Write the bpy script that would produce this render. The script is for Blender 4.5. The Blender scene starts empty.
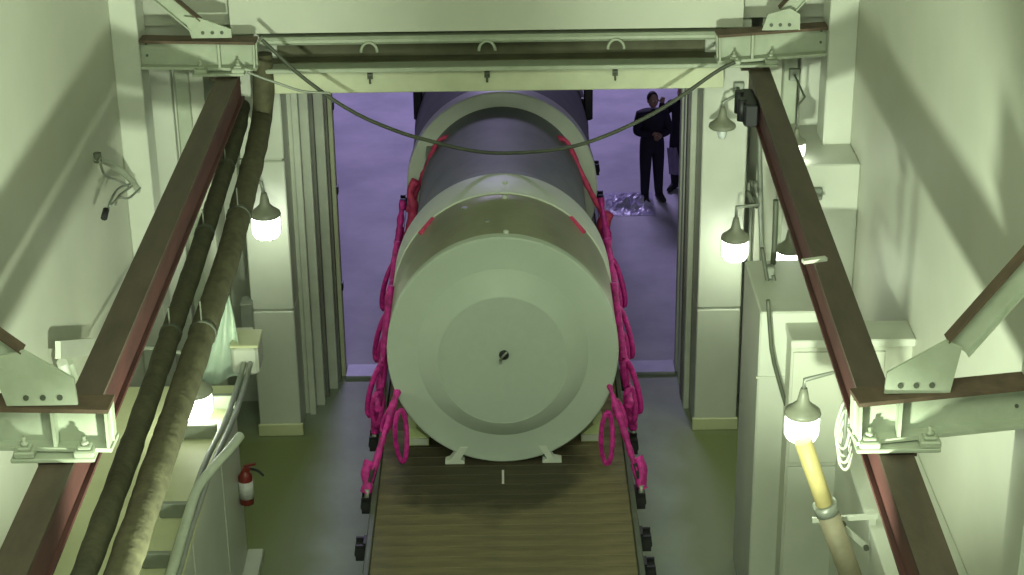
import bpy, math, random
from mathutils import Vector, Matrix, noise
random.seed(7)
S = bpy.context.scene
COL = S.collection

# ------------------------------------------------------------------ camera
FPX = 1900.0; CAMZ = 11.0
_F = Vector((-14, -846, FPX)).normalized()
_D = Vector((57, 4243, FPX)); _D = (_D - _F*_F.dot(_D)).normalized()
_X = _D.cross(_F)
RW = Matrix((_X, _F, -_D))                 # camera frame (right, down, forward) -> world
cam = bpy.data.cameras.new('camera'); camo = bpy.data.objects.new('camera', cam); COL.objects.link(camo)
cam.sensor_width = 36; cam.lens = FPX/1024*36; cam.clip_end = 300
right, down, fwd = RW @ Vector((1,0,0)), RW @ Vector((0,1,0)), RW @ Vector((0,0,1))
camo.matrix_world = Matrix(((right.x, -down.x, -fwd.x, 0), (right.y, -down.y, -fwd.y, 0),
                            (right.z, -down.z, -fwd.z, CAMZ), (0,0,0,1)))
S.camera = camo
C0 = Vector((0, 0, CAMZ))
def ray(px, py): return RW @ Vector(((px-512)/FPX, (py-287.5)/FPX, 1))
def atY(px, py, Y): r = ray(px, py); return C0 + r*(Y/r.y)
def atZ(px, py, Z): r = ray(px, py); return C0 + r*((Z-CAMZ)/r.z)
def atX(px, py, X): r = ray(px, py); return C0 + r*(X/r.x)

# ------------------------------------------------------------------ world, lights, exposure
w = bpy.data.worlds.new('world'); S.world = w; w.use_nodes = True
w.node_tree.nodes['Background'].inputs[0].default_value = (0.13, 0.10, 0.24, 1)
w.node_tree.nodes['Background'].inputs[1].default_value = 0.22
S.view_settings.view_transform = 'Standard'; S.view_settings.look = 'None'
S.view_settings.gamma = 1; S.view_settings.use_curve_mapping = False
S.view_settings.exposure = 0.45
def area(name, loc, target, sx, sy, power, colr):
    l = bpy.data.lights.new(name, 'AREA'); l.shape = 'RECTANGLE'; l.size = sx; l.size_y = sy
    l.energy = power; l.color = colr
    o = bpy.data.objects.new(name, l); COL.objects.link(o); o.location = loc
    o.rotation_euler = (Vector(target)-Vector(loc)).to_track_quat('-Z', 'Y').to_euler(); return o
def point(name, loc, power, colr, r=0.1):
    l = bpy.data.lights.new(name, 'POINT'); l.energy = power; l.color = colr; l.shadow_soft_size = r
    o = bpy.data.objects.new(name, l); COL.objects.link(o); o.location = loc; return o
GREEN = (0.86, 1.0, 0.74)
area('hall_ceiling_light', (-0.2, 5.5, 12.8), (-0.2, 17, 1), 6.5, 5, 700, (0.84, 1.0, 0.70))
area('yard_light', (-1, 42, 12), (-1, 38, 0), 5, 3, 1450, (0.62, 0.52, 1.0))
def spot(name, loc, target, power, colr, ang, r=0.15, blend=.5):
    l = bpy.data.lights.new(name, 'SPOT'); l.energy = power; l.color = colr; l.shadow_soft_size = r
    l.spot_size = math.radians(ang); l.spot_blend = blend
    o = bpy.data.objects.new(name, l); COL.objects.link(o); o.location = loc
    o.rotation_euler = (Vector(target)-Vector(loc)).to_track_quat('-Z', 'Y').to_euler(); return o
spot('rail_shadow_spot', (-0.6, 8.6, 3.75), (-4.2, 16.5, 5.0), 2300, GREEN, 50, blend=.8)  # unseen spots without fixtures, added to throw the rail shadows on the walls
spot('rail_shadow_spot', (0.6, 8.6, 3.75), (3.76, 16.5, 5.0), 2300, GREEN, 50, blend=.8)
area('camera_side_fill', (-0.2, 2.5, 9.0), (-0.1, 17.4, 2.4), 3.5, 1.5, 110, (0.86, 1.0, 0.80))  # unseen fill, added to lighten the round end of the motor

# ------------------------------------------------------------------ materials
def mat(name, c1, c2=None, rough=0.5, metal=0.0, scale=3.0, bump=0.0, bscale=60, stretch=(1,1,1), emit=None, estr=0, detail=5):
    m = bpy.data.materials.new(name); m.use_nodes = True
    nt = m.node_tree; b = nt.nodes['Principled BSDF']
    b.inputs['Roughness'].default_value = rough; b.inputs['Metallic'].default_value = metal
    tc = nt.nodes.new('ShaderNodeTexCoord'); mp = nt.nodes.new('ShaderNodeMapping'); mp.inputs['Scale'].default_value = stretch
    nt.links.new(tc.outputs['Object'], mp.inputs[0])
    if c2 is None: c2 = tuple(x*0.85 for x in c1)
    n = nt.nodes.new('ShaderNodeTexNoise'); n.inputs['Scale'].default_value = scale; n.inputs['Detail'].default_value = detail
    n.inputs['Roughness'].default_value = 0.6
    nt.links.new(mp.outputs[0], n.inputs['Vector'])
    r = nt.nodes.new('ShaderNodeValToRGB'); r.color_ramp.elements[0].position = 0.35; r.color_ramp.elements[1].position = 0.68
    r.color_ramp.elements[0].color = (*c2, 1); r.color_ramp.elements[1].color = (*c1, 1)
    nt.links.new(n.outputs['Fac'], r.inputs[0]); nt.links.new(r.outputs[0], b.inputs['Base Color'])
    if bump:
        n2 = nt.nodes.new('ShaderNodeTexNoise'); n2.inputs['Scale'].default_value = bscale; n2.inputs['Detail'].default_value = 3
        nt.links.new(mp.outputs[0], n2.inputs['Vector'])
        bp = nt.nodes.new('ShaderNodeBump'); bp.inputs['Strength'].default_value = bump; bp.inputs['Distance'].default_value = 0.02
        nt.links.new(n2.outputs['Fac'], bp.inputs['Height']); nt.links.new(bp.outputs[0], b.inputs['Normal'])
    if emit: b.inputs['Emission Color'].default_value = (*emit, 1); b.inputs['Emission Strength'].default_value = estr
    return m
M = {}
M['wall'] = mat('wall_paint', (0.56,0.57,0.48), (0.50,0.515,0.43), 0.55, scale=0.6, bump=0.04, bscale=4)
M['wall2'] = mat('column_paint', (0.58,0.60,0.52), (0.52,0.54,0.46), 0.4, scale=1.2, bump=0.04, bscale=8)
M['steel'] = mat('pale_steel_paint', (0.43,0.47,0.37), (0.36,0.40,0.30), 0.42, scale=5, bump=0.05)
M['lintel'] = mat('lintel_paint', (0.60,0.62,0.44), (0.52,0.54,0.38), 0.5, scale=3)
M['dusty'] = mat('dusty_brown_top', (0.13,0.085,0.055), (0.08,0.055,0.035), 0.75, scale=6, bump=0.1)
M['rail'] = mat('rail_paint', (0.105,0.075,0.055), (0.065,0.05,0.035), 0.6, scale=5, bump=0.08, stretch=(1,.3,1))
M['railred'] = mat('rail_red_oxide', (0.12,0.045,0.042), (0.07,0.032,0.03), 0.5, scale=4, bump=0.08, stretch=(1,.3,1))
M['recess_shade'] = mat('olive_recess_shade', (0.13,0.13,0.075), (0.09,0.09,0.05), 0.7, scale=3)  # dark olive: shade of the lintel recess put into the colour
M['wrap'] = mat('olive_wrapping', (0.075,0.072,0.036), (0.045,0.045,0.024), 0.85, scale=9, bump=0.5, bscale=14)
M['wrap2'] = mat('tan_olive_wrapping', (0.105,0.10,0.052), (0.065,0.06,0.032), 0.8, scale=8, bump=0.5, bscale=14)
M['black'] = mat('black_metal', (0.014,0.014,0.017), (0.008,0.008,0.01), 0.5)
M['rubber'] = mat('black_rubber', (0.02,0.02,0.022), None, 0.8)
M['case'] = mat('motor_case_paint', (0.33,0.33,0.24), (0.27,0.27,0.19), 0.32, 0.35, scale=2.5, bump=0.03)
M['band'] = mat('motor_pale_band', (0.60,0.63,0.56), (0.55,0.58,0.51), 0.5, scale=3)
M['grey'] = mat('motor_grey_skin', (0.20,0.215,0.20), (0.16,0.175,0.16), 0.7, scale=2)
M['plate'] = mat('end_cover_paint', (0.47,0.53,0.46), (0.44,0.50,0.43), 0.5, scale=2)
M['plate2'] = mat('end_plate_paint', (0.43,0.49,0.425), (0.415,0.47,0.41), 0.55, scale=14)
M['magenta'] = mat('magenta_sleeve', (0.75,0.025,0.38), (0.32,0.008,0.15), 0.55, scale=14, bump=0.6, bscale=40)
M['crimson'] = mat('crimson_sleeve', (0.72,0.06,0.17), (0.45,0.04,0.12), 0.55, scale=14, bump=0.5, bscale=40)
M['chock'] = mat('pale_green_wood', (0.62,0.70,0.36), (0.50,0.58,0.28), 0.7, scale=6)
M['jamb'] = mat('door_track_paint', (0.60,0.62,0.53), (0.50,0.52,0.44), 0.45, scale=3)
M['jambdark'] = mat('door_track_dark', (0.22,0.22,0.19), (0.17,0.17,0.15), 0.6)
M['sill'] = mat('sill_metal', (0.36,0.37,0.40), (0.28,0.29,0.32), 0.5, 0.3)
M['shade'] = mat('lamp_shade_enamel', (0.25,0.26,0.19), (0.18,0.19,0.14), 0.45)
M['globe'] = mat('lit_globe_glass', (0.95,1,0.92), None, 0.3, emit=(0.93,1.0,0.88), estr=5)
M['globe_off'] = mat('unlit_globe_glass', (0.75,0.8,0.78), None, 0.15)
M['pipe'] = mat('cream_pipe', (0.60,0.50,0.22), (0.50,0.42,0.18), 0.5, scale=5)
M['pipetan'] = mat('tan_pipe', (0.34,0.30,0.20), (0.27,0.24,0.16), 0.6, scale=5)
M['galv'] = mat('galvanised_conduit', (0.30,0.32,0.27), (0.22,0.24,0.20), 0.4, 0.3)
M['darkpipe'] = mat('dark_conduit', (0.10,0.11,0.08), (0.07,0.08,0.055), 0.5)
M['cable'] = mat('dark_cable', (0.075,0.085,0.055), (0.05,0.055,0.04), 0.6)
M['sheet'] = mat('pale_plastic_sheet', (0.50,0.60,0.50), (0.42,0.52,0.42), 0.25, scale=4, bump=0.3, bscale=10)
M['ledge'] = mat('ledge_paint', (0.62,0.63,0.40), (0.54,0.55,0.33), 0.5, scale=2)
M['red'] = mat('extinguisher_red', (0.22,0.025,0.02), None, 0.35)
M['label'] = mat('white_label', (0.7,0.68,0.68), (0.55,0.53,0.53), 0.6, scale=30)
M['cloth'] = mat('dark_clothing', (0.018,0.015,0.035), (0.010,0.009,0.02), 0.85, scale=9, bump=0.3)
M['cloth2'] = mat('lilac_cloth', (0.28,0.22,0.42), (0.2,0.16,0.32), 0.8, scale=9, bump=0.3)
M['skin'] = mat('skin', (0.36,0.22,0.17), None, 0.6)
M['hair'] = mat('dark_hair', (0.012,0.01,0.01), None, 0.7)
def floor_mat():
    m = mat('hall_floor_paint', (0.32,0.36,0.28), (0.25,0.285,0.22), 0.6, scale=1.1, bump=0.05, bscale=12)
    nt = m.node_tree; b = nt.nodes['Principled BSDF']; ramp = [n for n in nt.nodes if n.type == 'VALTORGB'][0]
    tc = nt.nodes.new('ShaderNodeTexCoord'); sp = nt.nodes.new('ShaderNodeSeparateXYZ'); nt.links.new(tc.outputs['Object'], sp.inputs[0])
    # worn grey walkway beside the trailer, yellow-green paint nearer the walls (|x+0.15| > ~1.9)
    ad = nt.nodes.new('ShaderNodeMath'); ad.operation = 'ADD'; ad.inputs[1].default_value = 0.15; nt.links.new(sp.outputs[0], ad.inputs[0])
    ab = nt.nodes.new('ShaderNodeMath'); ab.operation = 'ABSOLUTE'; nt.links.new(ad.outputs[0], ab.inputs[0])
    nz = nt.nodes.new('ShaderNodeTexNoise'); nz.inputs['Scale'].default_value = 1.5; nt.links.new(tc.outputs['Object'], nz.inputs['Vector'])
    ma = nt.nodes.new('ShaderNodeMath'); ma.operation = 'MULTIPLY_ADD'; ma.inputs[1].default_value = 0.5; nt.links.new(nz.outputs['Fac'], ma.inputs[0]); nt.links.new(ab.outputs[0], ma.inputs[2])
    mr = nt.nodes.new('ShaderNodeMapRange'); mr.inputs['From Min'].default_value = 2.05; mr.inputs['From Max'].default_value = 2.45
    nt.links.new(ma.outputs[0], mr.inputs[0])
    mr2 = nt.nodes.new('ShaderNodeMapRange'); mr2.inputs['From Min'].default_value = 20.9; mr2.inputs['From Max'].default_value = 20.2
    nt.links.new(sp.outputs[1], mr2.inputs[0])
    mu = nt.nodes.new('ShaderNodeMath'); mu.operation = 'MULTIPLY'; nt.links.new(mr.outputs[0], mu.inputs[0]); nt.links.new(mr2.outputs[0], mu.inputs[1])
    mx = nt.nodes.new('ShaderNodeMix'); mx.data_type = 'RGBA'; mx.inputs['B'].default_value = (0.19,0.225,0.09,1)
    nt.links.new(mu.outputs[0], mx.inputs['Factor']); nt.links.new(ramp.outputs[0], mx.inputs['A'])
    nt.links.new(mx.outputs['Result'], b.inputs['Base Color']); return m
M['floor'] = floor_mat()
M['yard'] = mat('yard_asphalt', (0.47,0.46,0.50), (0.30,0.30,0.34), 0.6, scale=0.7, bump=0.25, bscale=3)
def plank_mat():
    m = mat('deck_wood', (0.185,0.150,0.078), (0.105,0.09,0.048), 0.7, scale=2.2, bump=0.3, bscale=20, stretch=(0.6,4,1))
    nt = m.node_tree; b = nt.nodes['Principled BSDF']; ramp = [n for n in nt.nodes if n.type == 'VALTORGB'][0]
    g = nt.nodes.new('ShaderNodeNewGeometry'); sp = nt.nodes.new('ShaderNodeSeparateXYZ'); nt.links.new(g.outputs['Position'], sp.inputs[0])
    # dark stain and painted-in shade on the boards in front of the motor
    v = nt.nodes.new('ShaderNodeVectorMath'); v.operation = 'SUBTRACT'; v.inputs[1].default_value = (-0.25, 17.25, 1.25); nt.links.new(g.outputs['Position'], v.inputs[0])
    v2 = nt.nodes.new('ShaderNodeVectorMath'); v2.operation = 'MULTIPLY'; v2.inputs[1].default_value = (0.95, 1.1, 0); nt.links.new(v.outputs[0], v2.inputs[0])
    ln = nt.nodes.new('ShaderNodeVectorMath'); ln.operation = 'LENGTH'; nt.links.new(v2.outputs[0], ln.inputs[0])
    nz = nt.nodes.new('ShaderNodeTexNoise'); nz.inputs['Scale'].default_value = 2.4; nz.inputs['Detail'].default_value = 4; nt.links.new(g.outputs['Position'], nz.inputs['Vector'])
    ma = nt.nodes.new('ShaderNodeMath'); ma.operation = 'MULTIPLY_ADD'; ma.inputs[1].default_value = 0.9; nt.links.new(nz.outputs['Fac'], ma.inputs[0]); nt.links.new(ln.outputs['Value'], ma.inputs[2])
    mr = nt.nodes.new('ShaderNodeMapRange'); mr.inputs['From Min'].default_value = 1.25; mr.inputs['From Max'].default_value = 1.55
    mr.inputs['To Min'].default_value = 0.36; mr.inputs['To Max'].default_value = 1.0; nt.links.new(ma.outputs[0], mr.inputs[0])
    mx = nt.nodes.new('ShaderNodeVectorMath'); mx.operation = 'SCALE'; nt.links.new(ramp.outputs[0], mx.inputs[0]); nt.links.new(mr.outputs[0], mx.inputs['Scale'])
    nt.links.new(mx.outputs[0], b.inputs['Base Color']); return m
M['deck'] = plank_mat()

# ------------------------------------------------------------------ mesh helpers
class MB:
    def __init__(s): s.v = []; s.f = []; s.sm = []
    def add(s, vs, fs, smooth=False):
        o = len(s.v); s.v += [tuple(v) for v in vs]
        s.f += [tuple(i+o for i in f) for f in fs]; s.sm += [smooth]*len(fs); return s
    def box(s, x0, x1, y0, y1, z0, z1, bev=0.0):
        x0, x1 = sorted((x0,x1)); y0, y1 = sorted((y0,y1)); z0, z1 = sorted((z0,z1))
        if bev <= 0:
            vs = [(x,y,z) for z in (z0,z1) for y in (y0,y1) for x in (x0,x1)]
            return s.add(vs, [(0,2,3,1),(4,5,7,6),(0,1,5,4),(2,6,7,3),(0,4,6,2),(1,3,7,5)])
        b = min(bev, (x1-x0)/3, (y1-y0)/3, (z1-z0)/3)
        ring = lambda z, i: [(x0+i+b,y0+i,z),(x1-i-b,y0+i,z),(x1-i,y0+i+b,z),(x1-i,y1-i-b,z),(x1-i-b,y1-i,z),(x0+i+b,y1-i,z),(x0+i,y1-i-b,z),(x0+i,y0+i+b,z)]
        vs = ring(z0,b)+ring(z0+b,0)+ring(z1-b,0)+ring(z1,b)
        fs = [tuple(range(7,-1,-1)), tuple(range(24,32))]
        for k in range(3):
            for i in range(8): j = (i+1)%8; fs.append((k*8+i,k*8+j,k*8+8+j,k*8+8+i))
        return s.add(vs, fs)
    def bar(s, p0, p1, wd, ht, up=(0,0,1)):           # rectangular bar between two points
        p0, p1 = Vector(p0), Vector(p1); d = (p1-p0).normalized(); u = Vector(up)
        if abs(d.dot(u)) > 0.98: u = Vector((0,1,0))
        r = d.cross(u).normalized(); u = r.cross(d)
        vs = [p + r*a*wd/2 + u*b*ht/2 for p in (p0,p1) for a, b in ((-1,-1),(1,-1),(1,1),(-1,1))]
        return s.add(vs, [(3,2,1,0),(4,5,6,7),(0,1,5,4),(1,2,6,5),(2,3,7,6),(3,0,4,7)])
    def tube(s, pts, r, n=10, cap=True, closed=False):
        pts = [Vector(p) for p in pts]; rs = r if isinstance(r, (list,tuple)) else [r]*len(pts)
        L = len(pts); vs = []; pr = None
        for i, p in enumerate(pts):
            a = pts[(i-1)%L] if (closed or i) else p; b = pts[(i+1)%L] if (closed or i < L-1) else p
            d = (b-a).normalized()
            if pr is None: pr = d.orthogonal().normalized()
            pr = (pr - d*pr.dot(d))
            if pr.length < 1e-5: pr = d.orthogonal()
            pr.normalize(); q = d.cross(pr)
            vs += [p + (pr*math.cos(t)+q*math.sin(t))*rs[i] for t in [2*math.pi*k/n for k in range(n)]]
        fs = []
        for i in range(L if closed else L-1):
            for k in range(n):
                k2 = (k+1)%n; j = (i+1)%L; fs.append((i*n+k, i*n+k2, j*n+k2, j*n+k))
        s.add(vs, fs, True)
        if cap and not closed:
            o = len(s.v)-len(vs); s.f += [tuple(o+k for k in range(n-1,-1,-1)), tuple(o+(L-1)*n+k for k in range(n))]; s.sm += [False, False]
        return s
    def lathe(s, prof, c, axis='Z', n=32, sc=(1,1), smooth=True):
        # prof: list of (t along axis, radius); c centre
        c = Vector(c); vs = []
        for t, r in prof:
            for k in range(n):
                a = 2*math.pi*k/n; p = r*math.cos(a)*sc[0]; q = r*math.sin(a)*sc[1]
                vs.append(c + (Vector((p,q,t)) if axis == 'Z' else Vector((p,t,q)) if axis == 'Y' else Vector((t,p,q))))
        fs = []
        for i in range(len(prof)-1):
            for k in range(n):
                k2 = (k+1)%n; f = (i*n+k, i*n+k2, (i+1)*n+k2, (i+1)*n+k)
                fs.append(f if axis != 'Y' else f[::-1])
        s.add(vs, fs, smooth)
        for i in (0, len(prof)-1):
            if prof[i][1] > 1e-4:
                o = len(s.v)-len(vs)+i*n; s.f.append(tuple(o+k for k in range(n))); s.sm.append(False)
        return s
    def prism(s, poly, y0, y1):                       # polygon of (x,z) extruded along y
        n = len(poly); vs = [(x,y0,z) for x,z in poly]+[(x,y1,z) for x,z in poly]
        return s.add(vs, [tuple(range(n)), tuple(range(2*n-1,n-1,-1))]+[(i,i+n,(i+1)%n+n,(i+1)%n) for i in range(n)])
    def build(s, name, m, parent=None, label=None, base=None):
        me = bpy.data.meshes.new(name)
        if base is None:
            base = Vector((0,0,0))
            if parent is None:
                xs, ys, zs = zip(*s.v); base = Vector(((min(xs)+max(xs))/2, (min(ys)+max(ys))/2, min(zs)))
        off = base if parent is None else Vector(parent_loc(parent))
        me.from_pydata([(v[0]-off[0], v[1]-off[1], v[2]-off[2]) for v in s.v], [], s.f)
        me.polygons.foreach_set('use_smooth', s.sm)
        import bmesh
        bm = bmesh.new(); bm.from_mesh(me); bmesh.ops.recalc_face_normals(bm, faces=bm.faces); bm.to_mesh(me); bm.free()
        me.materials.append(M[m] if isinstance(m, str) else m)
        o = bpy.data.objects.new(name, me); COL.objects.link(o)
        if parent is None: o.location = off
        else: o.parent = parent
        if label: o['label'] = label
        return o
LOC = {}
def parent_loc(o):
    p = Vector((0,0,0))
    while o: p = p + o.location; o = o.parent
    return p
def B(*a, **k): return MB().box(*a, **k)
def tag(o, label, cat, group=None):
    o['label'] = label; o['category'] = cat
    if group: o['group'] = group
    return o
def thing(name, loc, label, cat, group=None):
    o = bpy.data.objects.new(name, None); COL.objects.link(o); o.location = loc; o.empty_display_size = 0.1
    return tag(o, label, cat, group)
def struct(o): o['kind'] = 'structure'; return o

# ------------------------------------------------------------------ setting
XL, XR, YB, ZC = -4.22, 3.76, 20.5, 13.4
struct(B(XL-.2, XR+.2, -4, 22.2, -.25, 0).build('floor', 'floor', base=Vector((0,0,0))))
g = struct(B(-25, 25, 22.2, 75, -.3, -.02).build('ground', 'yard', base=Vector((0,0,0))))
struct(B(XL-.2, XR+.2, -4, 22.4, ZC, ZC+.2).build('ceiling', 'wall'))
struct(B(XL-.2, XL, -4, 20.6, 0, ZC).build('wall_left', 'wall'))
struct(B(XR, XR+.2, -4, 20.6, 0, ZC).build('wall_right', 'wall'))
struct(B(XL, XR, -4.2, -4, 0, ZC).build('wall_rear', 'wall'))
# outer wall around the door
ow = struct(B(-12, -2.62, 21.6, 22.1, 0, ZC).build('wall_outer', 'wall'))
B(2.45, 12, 21.6, 22.1, 0, ZC).build('wall_section', 'wall', ow)
B(-2.62, 2.45, 21.6, 22.1, 5.0, ZC).build('wall_section', 'wall', ow)
# inner wall with pilasters either side of the pillars
wf = struct(B(XL, -3.42, YB, 21.6, 0, ZC).build('wall_front', 'wall'))
B(2.86, XR, YB, 21.6, 0, ZC).build('wall_section', 'wall', wf)
B(-3.42, -3.05, 21.3, 21.6, 0, ZC).build('wall_section', 'jamb', wf)
B(2.72, 2.86, 21.3, 21.6, 0, ZC).build('wall_section', 'jamb', wf)
for px0, px1, d, m in ((148,172,.14,'wall2'),(176,190,.08,'steel')):
    a, b = atY(px0,100,YB-d).x, atY(px1,100,YB-d).x
    B(a, b, YB-d, YB, 0, 4.86, bev=.01).build('pilaster', m, wf)
for px0, px1, d, m in ((783,797,.16,'steel'),(800,820,.22,'wall2')):
    a, b = atY(px0,90,YB-d).x, atY(px1,90,YB-d).x
    B(a, b, YB-d, YB, 0, 4.86, bev=.01).build('pilaster', m, wf)
# upper wall over the lintel
up = B(-3.0, 2.58, 20.05, 20.6, 5.14, ZC)
up = struct(up.build('wall_upper', 'wall'))
a = B(XL, -3.0, 20.35, 20.5, 5.16, ZC).build('wall_section', 'wall', up)
a = B(2.58, XR, 20.35, 20.5, 5.16, ZC).build('wall_section', 'wall', up)
# pillars either side of the doorway, each of stacked box panels
def pillar(n, x0, x1, seams):
    z = [0.0]+seams+[5.14]
    p = struct(B(x0+.03, x1-.03, 20.42, 21.6, 0, 5.14).build('trim_%d' % n, 'jamb'))
    B(x0-.02, x1+.02, 20.36, 20.42, 0, .16, bev=.01).build('plinth', 'ledge', p)
    for i in range(len(z)-1):
        B(x0, x1, 20.38, 21.25, z[i]+(.012 if i else .0), z[i+1]-.012, bev=.012).build('panel', 'wall2', p)
zs = [atY(275,310,20.4).z, atY(275,160,20.4).z]
pillar(1, -3.05, -2.55, zs)
pillar(2, 2.21, 2.72, [atY(718,308,20.4).z])
# door tracks in the reveal, left and right, stepping in to the outer opening
dl = struct(B(-2.55, -2.5, 20.95, 21.62, 0, 5.0).build('trim_3', 'jamb'))
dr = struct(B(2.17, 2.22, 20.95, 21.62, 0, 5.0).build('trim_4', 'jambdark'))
trL = [(-2.50,-2.42,20.90,21.02,'jamb'), (-2.44,-2.33,21.15,21.30,'jamb'), (-2.36,-2.30,21.38,21.50,'jambdark'), (-2.32,-2.20,21.60,21.80,'jamb'), (-2.22,-2.13,21.95,22.14,'lintel')]
for x0,x1,y0,y1,m in trL: B(x0,x1,y0,y1,0,5.0,bev=.008).build('door_track', m, dl)
B(-2.62,-2.18,21.80,22.12,0,5.0).build('jamb_plate','jambdark',dl)
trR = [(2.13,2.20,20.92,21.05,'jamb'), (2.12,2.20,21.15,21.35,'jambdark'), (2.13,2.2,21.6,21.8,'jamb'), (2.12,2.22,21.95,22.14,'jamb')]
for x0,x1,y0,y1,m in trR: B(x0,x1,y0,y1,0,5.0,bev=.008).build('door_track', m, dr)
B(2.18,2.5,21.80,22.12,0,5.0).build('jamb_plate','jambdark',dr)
for z_ in (1.2, 2.5, 3.6, 4.1):
    B(-2.14,-2.11,21.98,22.08,z_,z_+.1).build('hinge', 'black', dl)
struct(B(-2.13, 2.12, 21.86, 22.22, 0, .045, bev=.01).build('trim_5', 'sill'))

# lintel: welded girder across the doorway
ln = struct(B(-2.72, 2.4, 20.10, 20.5, 4.43, 4.70, bev=.01).build('trim_6', 'lintel'))
B(-2.72, 2.4, 19.98, 20.5, 4.70, 4.75, bev=.008).build('flange', 'steel', ln)
B(-2.72, 2.4, 20.42, 20.5, 4.75, 5.14).build('web', 'recess_shade', ln)
for px in (370, 487, 615):
    x = atY(px, 70, 20.1).x
    m = MB(); m.box(x-.03, x+.03, 20.06, 20.10, 4.60, 4.68); m.tube([(x,20.03,4.66),(x,20.03,4.56)], .012, 8); m.box(x-.02,x+.02,20.0,20.1,4.655,4.68)
    m.build('bolt', 'darkpipe', ln)
    x = atY(px, 40, 20.3).x
    MB().tube([(x+.09*math.cos(t), 20.09, 4.90+.11*math.sin(t)) for t in [math.pi*k/10 for k in range(11)]], .016, 8).build('pipe_clip', 'steel', ln)
B(-2.72, 2.4, 20.10, 20.42, 4.98, 5.07, bev=.03).build('rounded_rail', 'steel', ln)
B(-2.72, 2.4, 20.2, 20.42, 4.752, 4.76).build('ledge_shade', 'recess_shade', ln)  # thin dark strip painting the recess shade onto the flange

# wall columns that carry the cross beams
def column(n, x0, x1, yc, z1=ZC, seam=True):
    c = struct(B(x0, x1, yc-.22, yc+.22, 0, z1, bev=.012).build('trim_%d' % n, 'wall2'))
    return c
column(7, XL, -3.93, 19.85); column(8, 3.45, XR, 19.85)
column(9, XL, -3.95, 11.3);  column(10, 3.46, XR, 11.3)
# lower thickened wall block behind the right column
b = B(atY(797,130,19.6).x, XR, 19.0, 20.5, 0, 3.92, bev=.015).build('trim_11', 'wall2'); struct(b)

# ------------------------------------------------------------------ low side blocks
lb = struct(B(XL, -2.87, 6, 17.6, 0, 2.05, bev=.015).build('trim_12', 'wall2'))
B(XL, -2.86, 6, 17.62, 2.05, 2.09, bev=.008).build('ledge_top', 'ledge', lb)
B(-2.87, -2.70, 6, 17.64, 0, .10, bev=.01).build('kerb', 'wall2', lb)
for y in (9.0, 12.0, 14.6, 16.4): B(-2.88,-2.862, y, y+.02, .1, 2.05).build('panel_joint', 'jamb', lb)
rb = struct(B(2.36, 3.2, 16.25, 17.5, 0, 3.47, bev=.015).build('trim_13', 'wall2'))
B(2.345, 3.21, 16.235, 16.25, 2.78, 2.80).build('panel_joint', 'jamb', rb)
rb2 = struct(B(2.62, XR, 15.95, 16.25, 0, 3.28, bev=.01).build('trim_14', 'wall'))
B(2.60, XR, 15.85, 16.27, 3.28, 3.36, bev=.01).build('ledge_top', 'wall2', rb2)
B(2.64, 3.5, 15.93, 15.95, .15, 1.98, bev=.008).build('panel', 'wall2', rb2)
B(2.64, 3.5, 15.93, 15.95, 2.02, 3.2, bev=.008).build('panel', 'wall', rb2)
rb3 = struct(B(3.1, XR, 6, 15.95, 0, 2.35, bev=.015).build('trim_15', 'wall2'))
B(3.08, XR, 6, 15.95, 2.35, 2.39, bev=.008).build('ledge_top', 'wall2', rb3)
B(2.40, 2.62, 6, 16.25, 0, .12, bev=.01).build('kerb', 'wall2', rb3)

# ------------------------------------------------------------------ overhead rails
def ibeam(mb, p0, p1, h, wf_, tf=.03, tw=.03, parts=('top','web','bot')):
    p0, p1 = Vector(p0), Vector(p1)
    z = Vector((0,0,1))
    if 'top' in parts: mb.bar(p0-z*tf/2, p1-z*tf/2, wf_, tf)
    if 'web' in parts: mb.bar(p0-z*h/2, p1-z*h/2, tw, h-2*tf)
    if 'bot' in parts: mb.bar(p0-z*(h-tf/2), p1-z*(h-tf/2), wf_, tf)
    return mb
def rail(xn, yn, xf, yf, label):
    t = thing('crane_rail', (xn, yn, 4.45), label, 'rail', 'crane rails hung under the cross beams')
    p0, p1 = (xn,yn,4.8), (xf,yf,4.8)
    ibeam(MB(), p0, p1, .36, .23, .028, .03, ('top',)).build('top_flange', 'rail', t)
    ibeam(MB(), p0, p1, .36, .23, .028, .16, ('web',)).build('web', 'railred', t)
    ibeam(MB(), p0, p1, .36, .23, .028, .03, ('bot',)).build('bottom_flange', 'railred', t)
    return t
Lr = rail(-3.07, 6.0, -3.0, 19.95, 'long brown crane rail above the olive wrapped bundles, left of the motor')
Rr = rail(2.47, 6.0, 2.72, 19.85, 'long brown crane rail above the wall lamps, right of the motor')
# clip on the right rail and trolley stop at its far end
p = atZ(815, 262, 4.81); MB().bar((p.x-.1,p.y,4.815),(p.x+.1,p.y+.06,4.815),.05,.03).build('clip','jamb',Rr)
MB().box(2.45,2.60,18.65,19.2,4.47,4.72,bev=.02).tube([(2.44,18.8,4.5),(2.44,18.8,4.74)],.05,10).tube([(2.44,19.05,4.5),(2.44,19.05,4.74)],.05,10).build('trolley_stop','black',Rr)

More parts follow.
